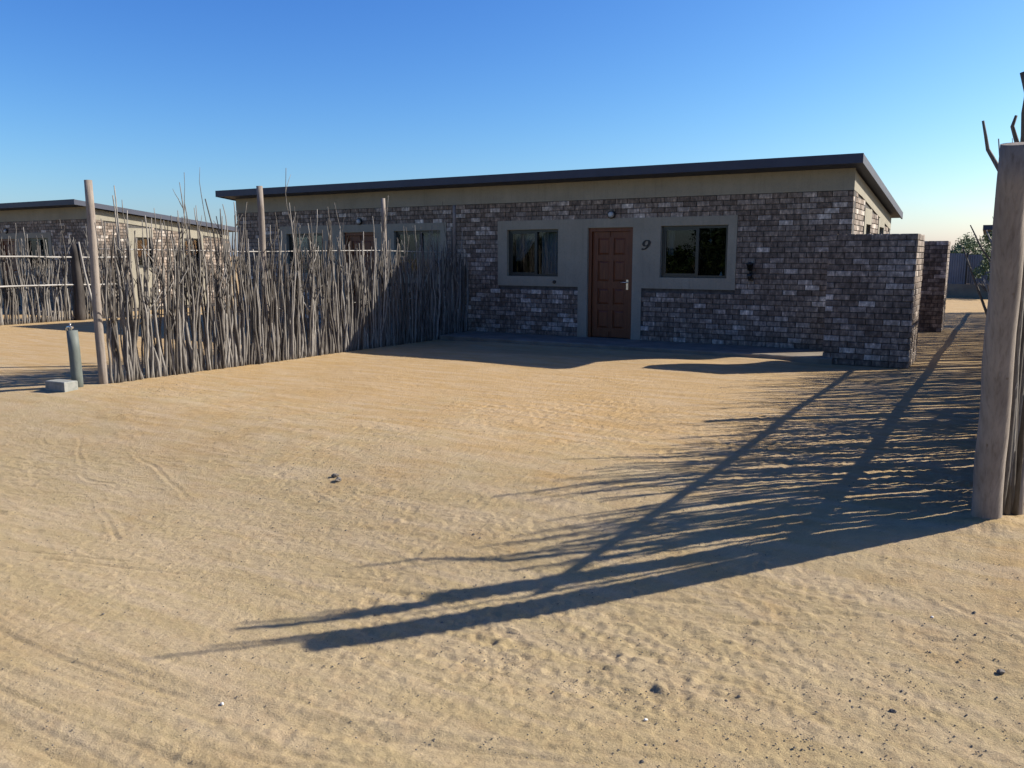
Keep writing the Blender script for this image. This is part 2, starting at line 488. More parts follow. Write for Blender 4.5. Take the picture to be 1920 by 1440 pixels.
def lay(u0, u1, z0, z1, holes=(), top=None, odd=0):
    """running bond on a wall plane: list of (u centre, z centre, width)"""
    out = []; row = 0; z = z0
    while z + BH <= z1 + .012:
        zt = z + BH
        segs = [(u0, u1)]
        for (a, b, c, d) in holes:
            if c < zt - .01 and d > z + .01:
                ns = []
                for s0, s1 in segs:
                    if b <= s0 or a >= s1: ns.append((s0, s1)); continue
                    if a > s0: ns.append((s0, a))
                    if b < s1: ns.append((b, s1))
                segs = ns
        off = 0 if (row + odd) % 2 else CW / 2
        k0 = int(math.floor((u0 - off) / CW)) - 1
        for s0, s1 in segs:
            x = u0 - off
            while x < s1:
                a = max(x, s0); b = min(x + BW, s1)
                if b - a > .035 and (top is None or zt < top((a + b) / 2)):
                    out.append(((a + b) / 2, z + BH / 2, b - a))
                x += CW
        z += CH; row += 1
    return out

ROT = {'front': 0.0, 'right': math.pi / 2, 'back': math.pi, 'left': -math.pi / 2}
def place_bricks(root, items, limit=300):
    """items: (x, y, z, width, side) in the root's frame; the largest seen from the street as parts, the rest joined"""
    base = root.location
    eye = Vector((0, 0, 1.6))
    def size(it):
        p = Vector(it[:3]) + base; d = p - eye
        a = ROT[it[4]] - math.pi / 2
        n = Vector((math.cos(a), math.sin(a), 0))
        c = -d.normalized().dot(n)
        return it[3] * max(c, 0) / d.length_squared
    items = sorted(items, key=size, reverse=True)
    for it in items[:limit]:
        o = bpy.data.objects.new('brick', random.choice(BRICKS)); COL.objects.link(o)
        o.parent = root
        a = ROT[it[4]]
        tilt = random.uniform(-.004, .004)
        pr = random.uniform(-.003, .003)
        o.location = (it[0] + pr * math.sin(a), it[1] - pr * math.cos(a), it[2])
        o.rotation_euler = (0, tilt, a); o.scale = (it[3] / BW, 1, 1)
    rest = items[limit:]
    if rest:
        v = []; f = []
        for it in rest:
            bm = random.choice(BRICKS); n = len(v); a = ROT[it[4]]; c, s_ = math.cos(a), math.sin(a); sc = it[3] / BW
            pr = random.uniform(-.003, .003)
            for q_ in bm.vertices:
                x, y, z = q_.co; x *= sc; y -= pr
                v.append((it[0] + x * c - y * s_, it[1] + x * s_ + y * c, it[2] + z))
            f += [tuple(i + n for i in p.vertices) for p in bm.polygons]
        me = bpy.data.meshes.new('brickwork'); me.from_pydata(v, [], f); me.update(); me.materials.append(M['brick'])
        tag(link('brickwork', me, root), kind='stuff')

# ------------------------------------------------------------------ houses
# house frame: x = 0 at the right wall, growing to the right; y = 0 at the front wall; built to the left
LEN, DEP = 13.82, 4.85
def roof_bottom(y): return 2.97 - .106 * (y + .45)
UNIT = 5.92
OPEN = []
for k in (0, 1):
    s = -k * UNIT
    OPEN += [('window', -6.27 + s, -5.15 + s, 1.21, 2.10), ('door', -4.54 + s, -3.65 + s, .10, 2.11), ('window', -3.13 + s, -1.94 + s, 1.22, 2.12)]
SIDE_OPEN = [(1.42, 2.02, 1.25, 2.14), (3.1, 3.72, 1.25, 2.14)]

def grid_wall(mb, axis, u0, u1, z0, z1, holes, p0, p1, topf=None):
    """wall slab with rectangular openings, p0..p1 thickness; axis 'x' runs along x, 'y' along y"""
    us = sorted({u0, u1, *[h[0] for h in holes], *[h[1] for h in holes]})
    zs = sorted({z0, z1, *[h[2] for h in holes], *[h[3] for h in holes]})
    for a, b in zip(us, us[1:]):
        for i, (c, d) in enumerate(zip(zs, zs[1:])):
            m, n = (a + b) / 2, (c + d) / 2
            if any(h[0] < m < h[1] and h[2] < n < h[3] for h in holes): continue
            if axis == 'x': mb.box(a, b, p0, p1, c, d)
            else:
                if topf and d == z1:
                    v = [(p0, a, c), (p1, a, c), (p0, b, c), (p1, b, c), (p0, a, topf(a)), (p1, a, topf(a)), (p0, b, topf(b)), (p1, b, topf(b))]
                    mb.add(v, [(0, 2, 3, 1), (4, 5, 7, 6), (0, 1, 5, 4), (2, 6, 7, 3), (0, 4, 6, 2), (1, 3, 7, 5)])
                else: mb.box(p0, p1, a, b, c, d)

def make_window(parent, x0, x1, z0, z1, y=.055, axis='x', knob=False):
    f = MB(); t = .042
    def bx(a, b, p, q, c, d):
        if axis == 'x': f.box(a, b, p, q, c, d)
        else: f.box(-q, -p, a, b, c, d)
    bx(x0, x1, y, y + .06, z1 - t, z1 - .002); bx(x0, x1, y, y + .06, z0 + .002, z0 + t)
    bx(x0 + .002, x0 + t, y + .001, y + .059, z0 + t, z1 - t); bx(x1 - t, x1 - .002, y + .001, y + .059, z0 + t, z1 - t)
    m = x0 + (x1 - x0) * .54
    bx(m - .026, m + .026, y + .002, y + .058, z0 + t, z1 - t)
    # sliding sash, a little in front of the fixed light
    bx(x0 + t, m - .026, y + .012, y + .04, z1 - t - .03, z1 - t); bx(x0 + t, m - .026, y + .012, y + .04, z0 + t, z0 + t + .03)
    bx(x0 + t, x0 + t + .03, y + .013, y + .039, z0 + t + .03, z1 - t - .03)
    w = f.build('window', M['alu'], parent)
    for a, b, yy in ((x0 + t + .03, m - .026, y + .024), (m + .026, x1 - t, y + .040)):
        g = MB()
        lo = z0 + t + (.03 if yy == y + .024 else 0); hi = z1 - t - (.03 if yy == y + .024 else 0)
        if axis == 'x': g.box(a, b, yy, yy + .004, lo, hi)
        else: g.box(-yy - .004, -yy, a, b, lo, hi)
        g.build('pane', M['glass'], w)
    return w

def make_door(parent, x0, x1, z0, z1, y=.03):
    f = MB(); t = .06
    f.box(x0, x0 + t, y, y + .11, z0, z1); f.box(x1 - t, x1, y, y + .11, z0, z1); f.box(x0 + t, x1 - t, y + .001, y + .109, z1 - t, z1 - .002)
    fr = f.build('door_frame', M['door'], parent)
    d = MB(); a, b = x0 + t + .004, x1 - t - .004; yb = y + .045
    zb, zt = z0 + .012, z1 - t - .005
    d.box(a, b, yb + .018, yb + .045, zb, zt)                       # leaf
    st = .105; mid = (a + b) / 2
    d.box(a, a + st, yb, yb + .018, zb, zt); d.box(b - st, b, yb, yb + .018, zb, zt)
    d.box(mid - .04, mid + .04, yb + .001, yb + .018, zb + .1, zt - .1)
    zr = [zb, zb + .16, zb + .50, zb + .60, zb + .90, zb + 1.02, zb + 1.40, zb + 1.50, zt - .11, zt]
    for i in range(0, 10, 2):
        for p, q_ in ((a + st, mid - .04), (mid + .04, b - st)): d.box(p, q_, yb + .0015, yb + .018, zr[i], zr[i + 1])
    leaf = d.build('door_leaf', M['door'], parent)
    for i in range(1, 9, 2):
        for p, q_ in ((a + st, mid - .04), (mid + .04, b - st)):
            m = .012; pz0, pz1 = zr[i] + m, zr[i + 1] - m; px0, px1 = p + m, q_ - m; bv = .028
            pm = MB()
            v = [(px0, yb + .018, pz0), (px1, yb + .018, pz0), (px1, yb + .018, pz1), (px0, yb + .018, pz1),
                 (px0 + bv, yb + .005, pz0 + bv), (px1 - bv, yb + .005, pz0 + bv), (px1 - bv, yb + .005, pz1 - bv), (px0 + bv, yb + .005, pz1 - bv)]
            pm.add(v, [(4, 5, 6, 7), (0, 1, 5, 4), (1, 2, 6, 5), (2, 3, 7, 6), (3, 0, 4, 7)])
            pm.build('door_panel', M['door'], leaf)
    h = MB(); hx = b - .055; hz = zb + .98
    h.box(hx - .02, hx + .02, yb - .006, yb - .001, hz - .10, hz + .08)
    h.tube([(hx, yb - .004, hz + .03), (hx, yb - .045, hz + .03)], [.010, .010], 8)
    h.tube([(hx + .004, yb - .045, hz + .03), (hx - .06, yb - .05, hz + .032), (hx - .115, yb - .042, hz + .026)], [.010, .009, .007], 8)
    h.tube([(hx, yb - .012, hz - .05), (hx, yb - .005, hz - .05)], [.012, .012], 8)
    h.build('handle', M['steel'], leaf)

def make_number(parent, x, z, size):
    """slanted old-style figure nine in black, a swept stroke with thick and thin"""
    pts = []; N = 30
    for i in range(N + 1):                                          # bowl
        t = math.radians(20 + 360 * i / N)
        pts.append((.30 * math.cos(t), .66 + .27 * math.sin(t), .04 + .085 * abs(math.cos(t)) ** 1.2))
    tail = []
    for i in range(16):
        t = i / 15; a = math.radians(10 - 95 * t)
        tail.append((-.13 + .44 * math.cos(a) - .05 * t, .62 + .58 * math.sin(a) * 1.0 + .02 * t, .145 - .08 * t))
    hook = [(-.12, .045, .06), (-.20, .05, .07), (-.27, .09, .08), (-.30, .15, .11)]
    mb = MB(); k = 0
    for chain in (pts, tail + hook):
        for i, (a, b, w) in enumerate(chain[:-1]):
            a2, b2, w2 = chain[i + 1]
            def tr(p, q_): return (x + (p + .28 * (q_ - .4)) * size, z + q_ * size)
            d = Vector((a2 - a, b2 - b)); d = d.normalized() if d.length > 0 else Vector((1, 0)); n = Vector((-d.y, d.x))
            if chain is pts: n = Vector((a, (b - .66) / .9)).normalized(); n2 = Vector((a2, (b2 - .66) / .9)).normalized()
            else: n2 = n
            c = [tr(a + n.x * w, b + n.y * w), tr(a - n.x * w, b - n.y * w), tr(a2 - n2.x * w2, b2 - n2.y * w2), tr(a2 + n2.x * w2, b2 + n2.y * w2)]
            y0, y1 = -.024 - (k % 5) * .0004, -.0145; k += 1
            v = [(p, y0, q_) for p, q_ in c] + [(p, y1, q_) for p, q_ in c]
            mb.add(v, [(0, 1, 2, 3), (0, 4, 5, 1), (1, 5, 6, 2), (2, 6, 7, 3), (3, 7, 4, 0)])
    tag(mb.build('house_number', M['black'], parent), 'slanted black figure 9 on the plaster beside the door')

def house(name, loc, label, group, detail=True, limit=300):
    r = empty(name, loc)
    tag(r, label, 'house', group)
    L = -LEN
    holes = [(o[1], o[2], o[3], o[4]) for o in OPEN]
    # core walls
    w = MB()
    grid_wall(w, 'x', L, 0, 0, 2.93, holes, .018, .20)
    grid_wall(w, 'y', .201, DEP - .201, 0, 2.93, SIDE_OPEN, -.20, -.018, lambda y: roof_bottom(y) - .01)
    grid_wall(w, 'y', .201, DEP - .201, 0, 2.93, [], L + .018, L + .20, lambda y: roof_bottom(y) - .01)
    w.box(L, 0, DEP - .20, DEP - .018, 0, roof_bottom(DEP) - .01)
    w.build('wall', M['mortar'], r)
    w = MB(); w.box(L + .2, -.2, .2, DEP - .2, .02, .10)
    for k in (0, 1): w.box(-UNIT * (k + 1) - 1.0, -UNIT * (k + 1) - .9, .2, DEP - .2, .1, 2.3) if k == 0 else None
    w.box(L + .2, -.2, 2.6, 2.7, .1, 2.3)
    w.build('floor', M['floor'], r)
    # plaster: band under the roof, panels round the openings
    p = MB()
    p.box(L - .004, .004, -.004, .0175, 2.612, 2.95)
    p.build('plaster_band', M['plaster'], r)
    bricks = []
    ph = []
    for k in (0, 1):
        s = -k * UNIT
        x0, x1 = -6.48 + s, -1.79 + s
        ph += [(x0, x1, 1.03, 2.27), (-4.73 + s, -3.47 + s, .10, 1.03)]
        p = MB(); hs = [h for h in holes if x0 < h[0] < x1]
        grid_wall(p, 'x', x0, x1, 1.03, 2.27, [(a, b, max(c, 1.03), d) for a, b, c, d in hs], -.014, .0175)
        p.box(-4.73 + s, -4.54 + s, -.014, .0175, .1, 1.03); p.box(-3.65 + s, -3.47 + s, -.014, .0175, .1, 1.03)
        for a, b, c, d in hs:                                       # reveals
            p.box(a - .0, a + .006, .018, .19, c, d); p.box(b - .006, b, .018, .19, c, d)
            p.box(a + .006, b - .006, .018, .19, d - .006, d)
            if c > .5: p.box(a + .006, b - .006, -.014, .19, c - .0, c + .006)
        p.build('plaster_panel', M['plaster'], r)
    for u, z, wd in lay(L, 0, .102, 2.61, ph): bricks.append((u, 0, z, wd, 'front'))
    # right side: brick piers, plaster strips with narrow windows
    topf = lambda y: min(2.61, roof_bottom(y) - .30 + .02)
    sp = MB(); strips = [(1.20, 2.0), (2.95, 3.80)]
    for (a, b), o in zip(strips, SIDE_OPEN):
        hh = [(o[0], o[1], o[2], o[3])]
        grid_wall(sp, 'y', a, b, .1, 2.40 - .1 * (a > 2), hh, -.0175, .012)
        for q0, q1 in ((o[0], o[0] + .006), (o[1] - .006, o[1])): sp.box(-.19, -.018, q0, q1, o[2], o[3])
        sp.box(-.19, -.018, o[0] + .006, o[1] - .006, o[3] - .006, o[3]); sp.box(-.19, .02, o[0] + .006, o[1] - .006, o[2], o[2] + .006)
    v = []
    n = 6
    ysd = [DEP * i / n for i in range(n + 1)]
    for i in range(n):
        a, b = ysd[i], ysd[i + 1]
        if i == 0: a = .02
        za, zb2 = topf(a) + .003, topf(b) + .003
        if i == 0: za = 2.612
        ta, tb = roof_bottom(a) - .012, roof_bottom(b) - .012
        v = [(-.0175, a, za), (.004, a, za), (-.0175, b, zb2), (.004, b, zb2), (-.0175, a, ta), (.004, a, ta), (-.0175, b, tb), (.004, b, tb)]
        sp.add(v, [(0, 2, 3, 1), (4, 5, 7, 6), (0, 1, 5, 4), (2, 6, 7, 3), (0, 4, 6, 2), (1, 3, 7, 5)])
    sp.build('plaster_panel', M['plaster'], r)
    for u, z, wd in lay(.012, DEP, .102, 2.61, [(a, b, .1, 3) for a, b in strips], top=lambda u: topf(u) + .005, odd=1): bricks.append((0, u, z, wd, 'right'))
    place_bricks(r, bricks, limit)
    # plinth under the brickwork
    p = MB(); p.box(L, 0, .0, .017, -.02, .10); p.build('plinth', M['concrete'], r)
    # roof: sloping sheet with deep front and side trims
    x0, x1 = L - .17, .17; y0, y1 = -.45, DEP + .45
    b0, b1 = roof_bottom(y0), roof_bottom(y1)
    rf = MB()
    def slab(xa, xb, ya, yb, lo, hi):
        v = [(xa, ya, roof_bottom(ya) + lo), (xb, ya, roof_bottom(ya) + lo), (xa, yb, roof_bottom(yb) + lo), (xb, yb, roof_bottom(yb) + lo),
             (xa, ya, roof_bottom(ya) + hi), (xb, ya, roof_bottom(ya) + hi), (xa, yb, roof_bottom(yb) + hi), (xb, yb, roof_bottom(yb) + hi)]
        return v, [(0, 2, 3, 1), (4, 5, 7, 6), (0, 1, 5, 4), (2, 6, 7, 3), (0, 4, 6, 2), (1, 3, 7, 5)]
    rf.add(*slab(x0 + .03, x1 - .03, y0 + .03, y1 - .03, .02, .10))
    n = int((x1 - x0) / .20)
    for i in range(n):                                              # sheet ribs
        xa = x0 + .06 + i * .2
        rf.add(*slab(xa, xa + .04, y0 + .031, y1 - .031, .10, .128))
    roof = rf.build('roof', M['roof'], r)
    fa = MB(); fa.add(*slab(x0, x1, y0, y0 + .028, 0, .142)); fa.build('fascia', M['roof'], roof)
    fa = MB(); fa.add(*slab(x1 - .028, x1, y0 + .029, y1, .001, .135)); fa.build('fascia', M['roof'], roof)
    fa = MB(); fa.add(*slab(x0, x0 + .028, y0 + .029, y1, .001, .135)); fa.build('fascia', M['roof'], roof)
    # openings
    for kind, a, b, c, d in OPEN:
        if kind == 'window': make_window(r, a + .006, b - .006, c + .006, d - .006)
        else: make_door(r, a + .006, b - .006, c + .002, d - .006)
    for o in SIDE_OPEN: make_window(r, o[0] + .006, o[1] - .006, o[2] + .006, o[3] - .006, .06, 'y')
    # fittings
    for k in ((0, 1) if detail else (0,)):
        s = -k * UNIT
        lm = MB(); lx, lz = -4.07 + s, 2.335
        lm.tube([(lx, -.004, lz), (lx, -.035, lz)], [.075, .072], 16); lmp = lm.build('lamp', M['black'], r)
        dm = MB(); dm.tube([(lx, -.030, lz), (lx, -.06, lz), (lx, -.078, lz)], [.056, .05, .025], 16); dm.build('lamp_glass', M['bulb'], lmp)
        if detail:
            vb = MB(); vx, vz = -5.22 + s, 1.115
            vb.tube([(vx, -.014, vz), (vx, -.04, vz)], [.035, .03], 12); vb.build('wall_socket', M['black'], r)
            ln = MB(); lx, lz = -1.53 + s, 1.34                      # wall lantern on the bricks
            ln.box(lx - .045, lx + .045, -.02, .0, lz - .15, lz - .09)
            ln.box(lx - .02, lx + .02, -.016, .0, lz - .10, lz + .13)
            ln.tube([(lx, -.01, lz - .02), (lx, -.09, lz - .04), (lx, -.10, lz + .03)], [.010, .010, .010], 6)
            ln.tube([(lx, -.10, lz + .02), (lx, -.10, lz + .12), (lx, -.10, lz + .125), (lx, -.10, lz + .16)], [.035, .055, .07, .012], 8)
            ln.tube([(lx, -.10, lz - .13), (lx, -.10, lz - .03)], [.02, .05], 8)
            ln.build('wall_lantern', M['black'], r)
    if detail: make_number(r, -3.40, 1.705, .18)
    return r

main = house('brick_house', (-2.15, 14, 0), 'long flat-roofed grey brick house with plaster bands, red-brown door and figure 9', 'flat-roofed brick houses in the row')
far = house('brick_house', (-21.9, 14, 0), 'flat-roofed brick house behind the far left stick fence, sunlit side wall towards us', 'flat-roofed brick houses in the row', detail=False, limit=0)

# concrete apron in front of each house
def apron(x0, x1):
    mb = MB(); n = 40
    ed = [(x0 + (x1 - x0) * i / n, 12.93 + .02 * math.sin(i * 1.9) + random.uniform(-.01, .01)) for i in range(n + 1)]
    v = []
    for x, y in ed: v += [(x, y, -.1), (x, y - .005, .085), (x, y + .012, .098), (x, 14.0, .098)]
    f = []
    for i in range(n):
        a = i * 4; b = a + 4
        f += [(a, b, b + 1, a + 1), (a + 1, b + 1, b + 2, a + 2), (a + 2, b + 2, b + 3, a + 3)]
    f += [(0, 1, 2, 3), (n * 4 + 3, n * 4 + 2, n * 4 + 1, n * 4)]
    mb.add(v, f)
    return tag(mb.build('pavement', M['concrete'], None), kind='structure')
apron(-9.28, -2.15); apron(-15.97, -9.44); apron(-35.7, -21.9)

# ------------------------------------------------------------------ brick screen walls beside the house
def screen(name, loc, w, side_len, h, label, core=.22):
    r = empty(name, loc); tag(r, label, 'wall', 'brick screen walls')
    c = MB()
    c.box(.018, w - .018, .018, core - .018, -.15, h)
    if side_len > core: c.box(w - core + .018, w - .0185, core - .017, side_len - .018, -.15, h)
    c.build('mortar_bed', M['mortar'], r)
    its = []
    z0 = .008 - CH
    H = h + .003
    for u, z, wd in lay(0, w, z0, H): its.append((u, 0, z, wd, 'front'))
    for u, z, wd in lay(.012, side_len, z0, H, odd=1): its.append((w, u, z, wd, 'right'))
    for u, z, wd in lay(.002, core - .012, z0, H, odd=1): its.append((0, core - u, z, wd, 'left'))
    for u, z, wd in lay(0, w, z0, H): its.append((w - u, core, z, wd, 'back')) if (w - u < w - core or side_len <= core) else None
    if side_len > core:
        for u, z, wd in lay(core, side_len - .012, z0, H): its.append((w - core, u, z, wd, 'left'))
    its = [i for i in its if i[2] < h]
    place_bricks(r, its)
    # top course laid flat in mortar
    n = int(w / .1155)
    tb = MB()
    for i in range(n):
        x = i * w / n
        if x > w - core and side_len > core: break
        tb.box(x + .004, x + w / n - .005, .006, core - .006, h - .01, h + .012 + random.uniform(-.002, .002))
    if side_len > core:
        m = int(side_len / .1155)
        for i in range(m):
            y = i * side_len / m; tb.box(w - core + .006, w - .006, y + .004, y + side_len / m - .005, h - .01, h + .012 + random.uniform(-.002, .002))
    tag(tb.build('top_course', M['brick'], r), kind='stuff')
    return r
screen('brick_screen_wall', (-2.30, 13.0, 0), 1.18, 1.12, 1.90, 'grey brick screen wall at the front right corner of the house')
screen('brick_screen_wall', (-2.15, 19.75, 0), 1.03, .75, 1.90, 'brick screen wall behind the nearer one, by the rear corner of the house')

# ------------------------------------------------------------------ stick fences
def crooked(h, r0, r1, wob, lean=(0, 0), n=9, rnd=random):
    ph = [rnd.uniform(0, 6.28) for _ in range(4)]; fr = [rnd.uniform(1.5, 4.5) for _ in range(4)]
    pts = []; rad = []; kx = ky = 0
    for i in range(n):
        t = i / (n - 1); z = h * t
        kx += rnd.gauss(0, wob * .30); ky += rnd.gauss(0, wob * .30)
        pts.append(Vector((lean[0] * z + wob * (math.sin(fr[0] * z + ph[0]) - math.sin(ph[0])) + kx * (i > 0),
                           lean[1] * z + wob * (math.sin(fr[1] * z + ph[1]) - math.sin(ph[1])) + ky * (i > 0), z - .06)))
        rad.append(r0 + (r1 - r0) * t ** 1.3 + rnd.uniform(-.001, .0012))
    return pts, rad

def stick_mesh(h, r0, forks, wob, seed, spread=.5):
    rnd = random.Random(seed)
    mb = MB()
    pts, rad = crooked(h, r0, r0 * (.30 if forks else .42), wob, (rnd.gauss(0, .02), rnd.gauss(0, .04)), 6 + int(h * 4), rnd)
    mb.tube(pts, rad, 6)
    for k in range(forks):
        i = rnd.randint(int(len(pts) * .40), len(pts) - 3)
        p = pts[i]; r = rad[i] * .75; L = rnd.uniform(.22, .4) * h * (1.15 - i / len(pts))
        a = rnd.uniform(0, 6.28); m = 5
        d = Vector((math.cos(a) * spread * .6, math.sin(a) * spread, 1)).normalized()
        bp = [p.copy()]; br = [r]; 
        for j in range(1, m):
            d = (d + Vector((rnd.gauss(0, .10), rnd.gauss(0, .14), .14))).normalized()
            bp.append(bp[-1] + d * L / (m - 1)); br.append(r * (1 - .75 * j / (m - 1)) + .0012)
        mb.tube(bp, br, 5)
        if rnd.random() < .5 and L > .3:
            p2 = bp[2]; d2 = Vector((rnd.gauss(0, .4), rnd.gauss(0, .5), .9)).normalized()
            mb.tube([p2, p2 + d2 * L * .25 + Vector((0, rnd.gauss(0, .02), 0)), p2 + d2 * L * .5], [br[2] * .8, br[2] * .6, .0018], 4)
    me = mb.mesh('stick'); me.materials.append(M['stick'])
    return me
POOL = {
    'low': [stick_mesh(random.uniform(1.35, 1.75), random.uniform(.014, .021), 0, .022, 100 + k) for k in range(26)],
    'mid': [stick_mesh(random.uniform(1.65, 2.15), random.uniform(.014, .021), random.choice((0, 1, 1, 2)), .026, 200 + k) for k in range(26)],
    'tall': [stick_mesh(random.uniform(1.95, 2.5), random.uniform(.013, .019), random.choice((1, 2, 3)), .028, 300 + k) for k in range(22)],
    'thick': [stick_mesh(random.uniform(1.85, 2.6), random.uniform(.019, .026), random.choice((2, 3, 3)), .034, 400 + k, .7) for k in range(12)],
    'whip': [stick_mesh(random.uniform(2.4, 2.85), random.uniform(.010, .013), random.choice((1, 2)), .04, 500 + k, .5) for k in range(10)],
}
def put_stick(root, x, y, kind, lean=(0, 0), sc=1.0):
    me = random.choice(POOL[kind])
    o = bpy.data.objects.new('stick', me); COL.objects.link(o); o.parent = root
    wx, wy = root.location.x + x, root.location.y + y
    o.location = (x, y, gz(wx, wy) - root.location.z)
    flip = random.choice((0, math.pi)) + random.uniform(-.5, .5)
    o.rotation_euler = (lean[0], lean[1], flip)
    s_ = sc * random.uniform(.93, 1.07)
    o.scale = (sc * random.uniform(.85, 1.2),) * 2 + (s_,)
    return o

def pole(h, r0, r1, seed, wob=.006, n=9, sides=14):
    rnd = random.Random(seed)
    pts, rad = crooked(h + .06, r0, r1, wob, (0, 0), n, rnd)
    pts[0].z -= .2
    mb = MB(); mb.tube(pts, rad, sides)
    me = mb.mesh('post'); me.materials.append(M['post'])
    return me

def rail_obj(root, y0, y1, xf, z, r):
    mb = MB(); n = max(6, int((y1 - y0) / .5)); pts = []; rad = []
    for i in range(n + 1):
        y = y0 + (y1 - y0) * i / n
        pts.append((xf(y), y, z + .012 * math.sin(y * 1.3 + z) + random.uniform(-.006, .006))); rad.append(r * random.uniform(.9, 1.1))
    mb.tube(pts, rad, 8)
    return mb.build('rail', M['rail'], root)

# left fence, between the two yards, from the street to the house wall
lf = empty('stick_fence', (-9.74, 6.3, 0))
tag(lf, 'fence of crooked grey upright sticks running from the street to the house front', 'fence', 'stick fences round the yards')
def lfx(y): return .045 * y
y = .09; i = 0
while y < 7.66:
    r = random.random()
    near_end = y < 2.3
    if near_end: kind = 'thick' if r < .30 else 'tall' if r < .56 else 'mid' if r < .78 else 'low'
    elif y < 6.2: kind = 'thick' if r < .05 else 'tall' if r < .15 else 'mid' if r < .48 else 'low'
    else: kind = 'tall' if r < .10 else 'mid' if r < .6 else 'low'
    put_stick(lf, lfx(y) + random.gauss(.03, .013), y, kind, (random.gauss(0, .016), random.gauss(0, .012)), 1.0)
    y += random.uniform(.019, .034) * (1.15 if near_end else 1.0)
# the thinner infill sticks of the same row, beyond the first 300
v = []; f = []; y = .14
while y < 7.64:
    bm = random.choice(POOL['low'] if random.random() < .7 else POOL['mid']); n = len(v); a = random.choice((0, math.pi)); c, s_ = math.cos(a), math.sin(a)
    x0 = lfx(y) + random.gauss(.012, .012); sc = random.uniform(.9, 1.08); lx = random.gauss(0, .02); th = .9
    arr = np.empty(len(bm.vertices) * 3, np.float32); bm.vertices.foreach_get('co', arr); arr = arr.reshape(-1, 3); z0 = gz(-9.74, 6.3 + y)
    v += [(x0 + (p[0] * c - p[1] * s_) * th, y + (p[0] * s_ + p[1] * c) * th + lx * p[2], z0 + p[2] * sc) for p in arr.tolist()]
    f += [tuple(i + n for i in p.vertices) for p in bm.polygons]
    y += random.uniform(.026, .044)
me = bpy.data.meshes.new('stick_row'); me.from_pydata(v, [], f); me.update(); me.materials.append(M['stick'])
tag(link('stick_row', me, lf), kind='stuff')
for y in (1.3, 1.75, 3.1, 4.3, 5.05, 5.2, 6.9): put_stick(lf, lfx(y) + .04, y, 'whip', (random.gauss(0, .05), 0), random.uniform(.95, 1.07))
for y, h, r in ((0.0, 2.52, .046), (2.62, 2.63, .046), (5.33, 2.6, .035), (7.37, 2.58, .032)):
    o = link('post', pole(h, r * 1.15, r, int(y * 100) + 3), lf); o.location = (lfx(y) - .035, y, gz(-9.74, 6.3 + y)); o.rotation_euler = (0, 0, y)
for z, r in ((1.68, .0075), (.81, .007)): rail_obj(lf, .05, 7.65, lambda y: lfx(y) - .022, z, r)

# far left fence, in front of the next house
ff = empty('stick_fence', (-20.15, 1.0, 0))
tag(ff, 'far left stick fence with two pale horizontal rails in front of the next house', 'fence', 'stick fences round the yards')
y = 0.0
n_f = 0
while y < 12.95:
    r = random.random()
    if 6.0 < y and n_f < 300:
        put_stick(ff, random.gauss(0, .015), y, 'tall' if r < .22 else 'mid' if r < .75 else 'low', (random.gauss(0, .03), random.gauss(0, .015)), 1.02); n_f += 1
    y += random.uniform(.018, .030) if y > 6 else .3
for y, h, r in ((6.3, 1.9, .05), (8.9, 1.9, .06), (11.43, 1.9, .115)):
    pm_ = pole(h, r * 1.1, r, int(y * 100)); pm_.materials.clear(); pm_.materials.append(M['darkpole'])
    o = link('post', pm_, ff); o.location = (.09, y, gz(-20, 1 + y))
lp = MB(); lp.tube([(.26, 11.75, -.05), (.24, 11.66, .6), (.24, 11.54, 1.2), (.22, 11.46, 1.95)], [.034, .032, .028, .022], 8); tag(lp.build('brace', M['pole'], ff), 'pale leaning pole')
for z in (1.575, .885): rail_obj(ff, 6.0, 12.95, lambda y: .10, z, .021)

# right fence, along the yard entrance; its sticks throw the long shadows
rf = empty('stick_fence', (.07, 5.72, 0))
tag(rf, 'right-hand stick fence starting at the thick leaning pole, throwing the long shadows', 'fence', 'stick fences round the yards')
y = .16; cnt = 0; stuffed = []
while y < 22.3:
    r = random.random()
    kind = 'thick' if r < .08 else 'whip' if r < .12 else 'tall' if r < .50 else 'mid' if r < .86 else 'low'
    if y < 1.6 and kind != 'low': kind = 'mid'
    if cnt < 295: put_stick(rf, random.gauss(.045, .010), y, kind, (random.gauss(.02, .035), random.gauss(0, .010)), random.uniform(.97, 1.1)); cnt += 1
    else: stuffed.append((y, kind))
    y += random.uniform(.014, .027) if y < 8 else random.uniform(.017, .030)
# the rest of the row beyond the first 300, joined
v = []; f = []
for y, kind in stuffed:
    bm = random.choice(POOL[kind]); n = len(v); a = random.choice((0, math.pi)); c, s_ = math.cos(a), math.sin(a); x0 = random.gauss(.045, .01); sc = random.uniform(1.0, 1.14)
    nv = len(bm.vertices); arr = np.empty(nv * 3, np.float32); bm.vertices.foreach_get('co', arr); arr = arr.reshape(-1, 3)
    v += [(x0 + p[0] * c - p[1] * s_, y + p[0] * s_ + p[1] * c, p[2] * sc) for p in arr.tolist()]
    f += [tuple(i + n for i in p.vertices) for p in bm.polygons]
me = bpy.data.meshes.new('stick_row'); me.from_pydata(v, [], f); me.update(); me.materials.append(M['stick'])
tag(link('stick_row', me, rf), kind='stuff')
for z, r in ((1.66, .030), (.83, .036)): rail_obj(rf, -.02, 22.3, lambda y: -.005, z, r)
